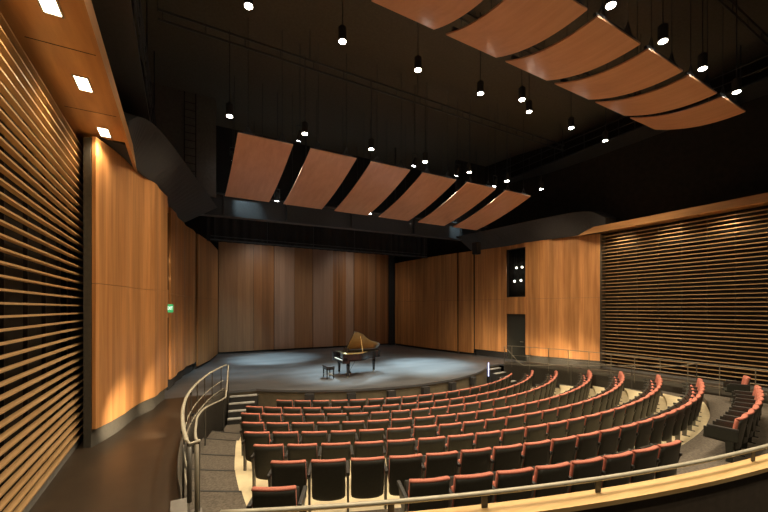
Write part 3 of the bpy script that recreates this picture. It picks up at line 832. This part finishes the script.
# ---------------------------------------------------------------- soffit washers
for right in (False, True):
    for i, y in enumerate((1.8, 3.65, 5.5, 7.25, 9.05)):
        x = -1.31; x = mir(x) if right else x
        t = thing('soffit_light', 'square recessed light in the %s soffit, %s' % ('right' if right else 'left', ['outside the frame', 'just outside the frame', 'nearest in view', 'second in view', 'farthest, above the veneer panel'][i]), 'ceiling light', (x, y, ZT + .08), 0, 'lights in the ' + ('right' if right else 'left') + ' soffit')
        bm = bmesh.new()
        for a, b in (((-.10, -.22), (-.08, .22)), ((.08, -.22), (.10, .22)), ((-.10, -.22), (.10, -.20)), ((-.10, .20), (.10, .22))):
            bx(bm, (a[0], a[1], -.012), (b[0], b[1], .0))
        link('trim_ring', bm, M['galv'], t)
        bm = bmesh.new(); bx(bm, (-.08, -.20, -.006), (.08, .20, -.001)); link('lens', bm, M['lens2'], t)
        lamp('washer', 'SPOT', (x, y, ZT - .03), P_WASH, WARM, (x + (-.25 if not right else .25), y, 3), .06, 140, .8, parent=t)

# ---------------------------------------------------------------- low wall lights facing the veneer
def low_light(x, y, tx, ty, label, pw=1.0, z=1.12):
    t = thing('low_wall_light', label, 'light', (x, y, WZ + .02), math.atan2(ty - y, tx - x), 'low lights beside the railings')
    bm = bmesh.new(); box(bm, (0, 0, .12), (.03, .10, .06), bev=.006); link('housing', bm, M['steel'], t)
    bm = bmesh.new(); box(bm, (.017, 0, .12), (.006, .08, .03)); link('lens', bm, M['stepled'], t)
    d = Vector((tx - x, ty - y)).normalized()
    o = lamp('low_lamp', 'SPOT', (x + d.x * .05, y + d.y * .05, z), P_STEP * pw, NEUT, (tx, ty, 1.35), .03, 58, .9)
    o.parent = t; o.location = (.03, 0, .12); o.rotation_euler = (0, R_(-83), R_(180)) 
    o.rotation_euler = Vector((1, 0, .16)).to_track_quat('-Z', 'Y').to_euler()
low_light(rail_x(8.9) - .125, 8.9, -1.2, 10.0, 'small low light on the left walkway aimed at the first veneer panel', 1.3)
low_light(rail_x(10.2) - .125, 10.2, -.55, 11.9, 'small low light on the left walkway aimed at the end of the first veneer panel', .8)
low_light(rail_x(12.4) - .125, 12.4, -.1, 14.9, 'small low light near the stage aimed at the left rear veneer panel', .9)
for i, (x, y, ty) in enumerate(((.1, 8.6, 10.4), (.2, 9.8, 11.6), (.45, 11.0, 12.9), (.75, 12.6, 15.2))):
    low_light(mir(rail_x(y) - .125), y, mir(-.9 if i < 2 else -.3), ty, 'small low light on the right walkway aimed at the veneer wall, %s from the slats' % ORD[i], .9)

# ---------------------------------------------------------------- stage spotlights on the beam and pipe
def spot(loc_, tgt, power, label, color=COOL, ang=60):
    t = thing('stage_spotlight', label, 'spotlight', loc_, 0, 'stage spotlights')
    q = (Vector(tgt) - Vector(loc_)).to_track_quat('-Z', 'Y').to_matrix().to_4x4()
    bm = bmesh.new(); cyl(bm, (0, 0, 0), (0, 0, .30), .085, .07, n=16); bmesh.ops.transform(bm, matrix=q, verts=bm.verts); link('barrel', bm, M['black'], t)
    bm = bmesh.new(); cyl(bm, (0, 0, -.012), (0, 0, -.002), .07, n=16); bmesh.ops.transform(bm, matrix=q, verts=bm.verts); link('lens', bm, M['lens3'], t)
    c = q @ Vector((0, 0, .15))
    bm = bmesh.new(); bx(bm, (c.x - .115, c.y - .015, c.z - .03), (c.x - .10, c.y + .015, c.z + .32)); bx(bm, (c.x + .10, c.y - .015, c.z - .03), (c.x + .115, c.y + .015, c.z + .32)); bx(bm, (c.x - .115, c.y - .015, c.z + .30), (c.x + .115, c.y + .015, c.z + .32)); link('yoke', bm, M['steel'], t)
    bm = bmesh.new(); cyl(bm, (c.x, c.y, c.z + .31), (c.x, c.y, 12.2 - loc_[2]), .012, n=6); link('rod', bm, M['steel'], t)
    l = lamp('stage_lamp', 'SPOT', (0, 0, 0), power, color, None, .08, ang, .9); l.parent = t
    l.location = q @ Vector((0, 0, -.03)); l.rotation_euler = q.to_euler()
    return t
spot((3.38, 14.95, 7.9), (3.0, 17.5, .85), P_STAGE * .25, 'stage spotlight glowing between the first and second rear reflectors', ang=50)
spot((7.55, 14.95, 7.9), (6.2, 14.3, .85), P_STAGE * .3, 'stage spotlight glowing below the third rear reflector', ang=40)
spot((7.9, 11.9, 9.1), (6.4, 14.2, .85), P_STAGE * .3, 'stage spotlight aimed at the piano from between the rear reflectors', ang=34)
spot((10.0, 11.9, 9.1), (10.6, 16.5, .85), P_STAGE * .3, 'stage spotlight between the fourth and fifth rear reflectors', ang=60)
spot((12.15, 11.9, 9.0), (11.5, 14.5, .85), P_STAGE * .3, 'bright stage spotlight near the right end of the rear reflectors', ang=45)
spot((3.4, 11.9, 9.1), (3.0, 19.5, .85), P_STAGE * .3, 'stage spotlight above the left rear reflectors', ang=60)
for i, (x, y, tx, ty, tz, pw, an) in enumerate(((3.0, 17.75, 4.4, 20.6, .85, 1.7, 40), (4.6, 21.2, 4.6, 24.3, 2.2, .06, 120), (8.2, 17.75, 6.3, 15.0, .85, 1.0, 40), (10.8, 21.2, 11.2, 24.3, 2.2, .05, 120), (12.6, 17.75, 10.6, 14.9, .85, 1.8, 40))):
    spot((x, y, 8.2), (tx, ty, tz), P_STAGE * pw, 'unseen stage spotlight added behind the steel beam, ' + ['leftmost', 'second from left', 'the middle one', 'second from right', 'rightmost'][i], color=COOL if tz < 1 else (1, .86, .72), ang=an)  # all unseen, added to lift the stage floor and back wall
for i, x in enumerate((3.0, 7.0, 11.0)):
    place_pendant(x, -1.2, 9.2, 'unseen pendant downlight added over the rear tier behind the camera, ' + ['left', 'middle', 'right'][i], 'added pendants of the rear tier', 90)  # unseen pendants added to brighten the camera side of the parapet

# exit sign over the left door
ex = thing('exit_sign', 'small green lit exit sign on the left veneer wall above the door', 'sign', (-.30, 13.45, 3.60), R_(62))
bm = bmesh.new(); box(bm, (0, 0, .0), (.40, .05, .26), bev=.006); link('box', bm, M['exit'], ex)
cu = bpy.data.curves.new('exit_text', 'FONT'); cu.body = 'EXIT'; cu.size = .15; cu.align_x = 'CENTER'; cu.align_y = 'CENTER'; cu.extrude = .002
to = bpy.data.objects.new('exit_tmp', cu); C.objects.link(to)
dg = bpy.context.evaluated_depsgraph_get(); me = bpy.data.meshes.new_from_object(to.evaluated_get(dg)); bpy.data.objects.remove(to)
me.materials.clear(); me.materials.append(M['exitw'])
lt = bpy.data.objects.new('lettering', me); C.objects.link(lt); lt.parent = ex; lt.location = (0, -.027, 0); lt.rotation_euler = (R_(90), 0, 0)

# bright dots in the booth windows, built as small glowing balls
for i, (x, y, z) in enumerate([(16.18, 14.33, 5.1), (16.18, 14.2, 5.83), (16.18, 13.9, 5.12), (16.18, 13.82, 5.83)]):
    t = thing('booth_dot', 'small round bright dot behind the dark right booth window, ' + ['lower left', 'upper left', 'lower right', 'upper right'][i] + ' of the four', 'lamp', (x, y, z), 0, 'bright dots in the right booth window')
    bm = bmesh.new(); bmesh.ops.create_icosphere(bm, subdivisions=2, radius=.05); link('glow_ball', bm, M['lens'], t)
    bm = bmesh.new(); cyl(bm, (0, 0, .04), (0, 0, .10), .03, n=10); cyl(bm, (0, 0, .1), (0, 0, 7.1 - z), .008, n=6); link('ball_holder', bm, M['steel'], t)
for i, z in enumerate((4.62, 5.22)):
    t = thing('booth_dot', 'small bright dot in the left booth window opening, ' + ['lower', 'upper'][i] + ' of the two', 'lamp', (-.42, 14.30, z), 0, 'bright dots in the left booth window')
    bm = bmesh.new(); bmesh.ops.create_icosphere(bm, subdivisions=2, radius=.04); link('glow_ball', bm, M['lens2'], t)
    bm = bmesh.new(); cyl(bm, (0, .02, 0), (0, .09, 0), .03, n=10); link('ball_holder', bm, M['steel'], t)

# catwalks above the side walls
for right in (False, True):
    f = mir if right else (lambda x: x)
    up = 2.2 if right else 0
    t = thing('catwalk', 'black steel catwalk with thin guard rails high above the ' + ('right' if right else 'left') + ' wall', 'catwalk', (f(-.9), 8, 8.6 + up))
    bm = bmesh.new(); bx(bm, (f(-1.9), -2, 8.55 + up), (f(-.7), 15, 8.62 + up)); loc(t, bm); link('deck', bm, M['steel'], t)
    for z in (9.0, 9.35, 9.7):
        bm = bmesh.new(); cyl(bm, (f(-.7), -2, z + up * .8), (f(-.7), 15, z + up * .8), .018, n=6); loc(t, bm); link('guard_rail', bm, M['steel'], t)
    for k in range(12):
        y = -1.8 + k * 1.5
        bm = bmesh.new(); cyl(bm, (f(-.7), y, 8.6 + up), (f(-.7), y, 9.7 + up * .8), .018, n=6); loc(t, bm); link('post', bm, M['steel'], t)
    for k in range(6):
        y = -1.5 + k * 3.2
        bm = bmesh.new(); cyl(bm, (f(-.75), y, 8.6 + up), (f(-.75), y, 12.195), .02, n=6); loc(t, bm); link('hanger', bm, M['steel'], t)
# ladder on the grey wall at upper left
t = thing('wall_ladder', 'thin dark ladder on the grey wall above the left end of the steel beam', 'ladder', (.35, 16.5, 8.25))
for x in (-.2, .2):
    bm = bmesh.new(); cyl(bm, (x, 0, 0), (x, 0, 3.9), .02, n=6); link('rail', bm, M['black'], t)
for k in range(12):
    bm = bmesh.new(); cyl(bm, (-.2, 0, .2 + k * .3), (.2, 0, .2 + k * .3), .012, n=6); link('rung', bm, M['black'], t)

# hanging loudspeaker right of the stage and two small lamps added to brighten patches of the steel beam
t = thing('hanging_speaker', 'black loudspeaker hanging in front of the right veneer wall below the steel beam', 'speaker', (14.0, 15.0, 6.45))
bm = bmesh.new(); box(bm, (0, 0, .38), (.32, .34, .62), bev=.02); link('cabinet', bm, M['black'], t)
bm = bmesh.new(); box(bm, (0, -.175, .38), (.27, .012, .56)); link('grille', bm, M['steel'], t)
bm = bmesh.new(); cyl(bm, (0, 0, .68), (0, 0, 5.74), .012, n=6); link('rod', bm, M['steel'], t)
t = spot((1.9, 15.9, 9.6), (2.6, 17.2, 8.0), 260, 'small added spotlight making a pale pool on the left part of the beam', ang=38)
t = spot((13.6, 15.6, 9.4), (13.9, 16.6, 8.0), 170, 'small added spotlight making a pale pool on the right part of the beam', ang=34)
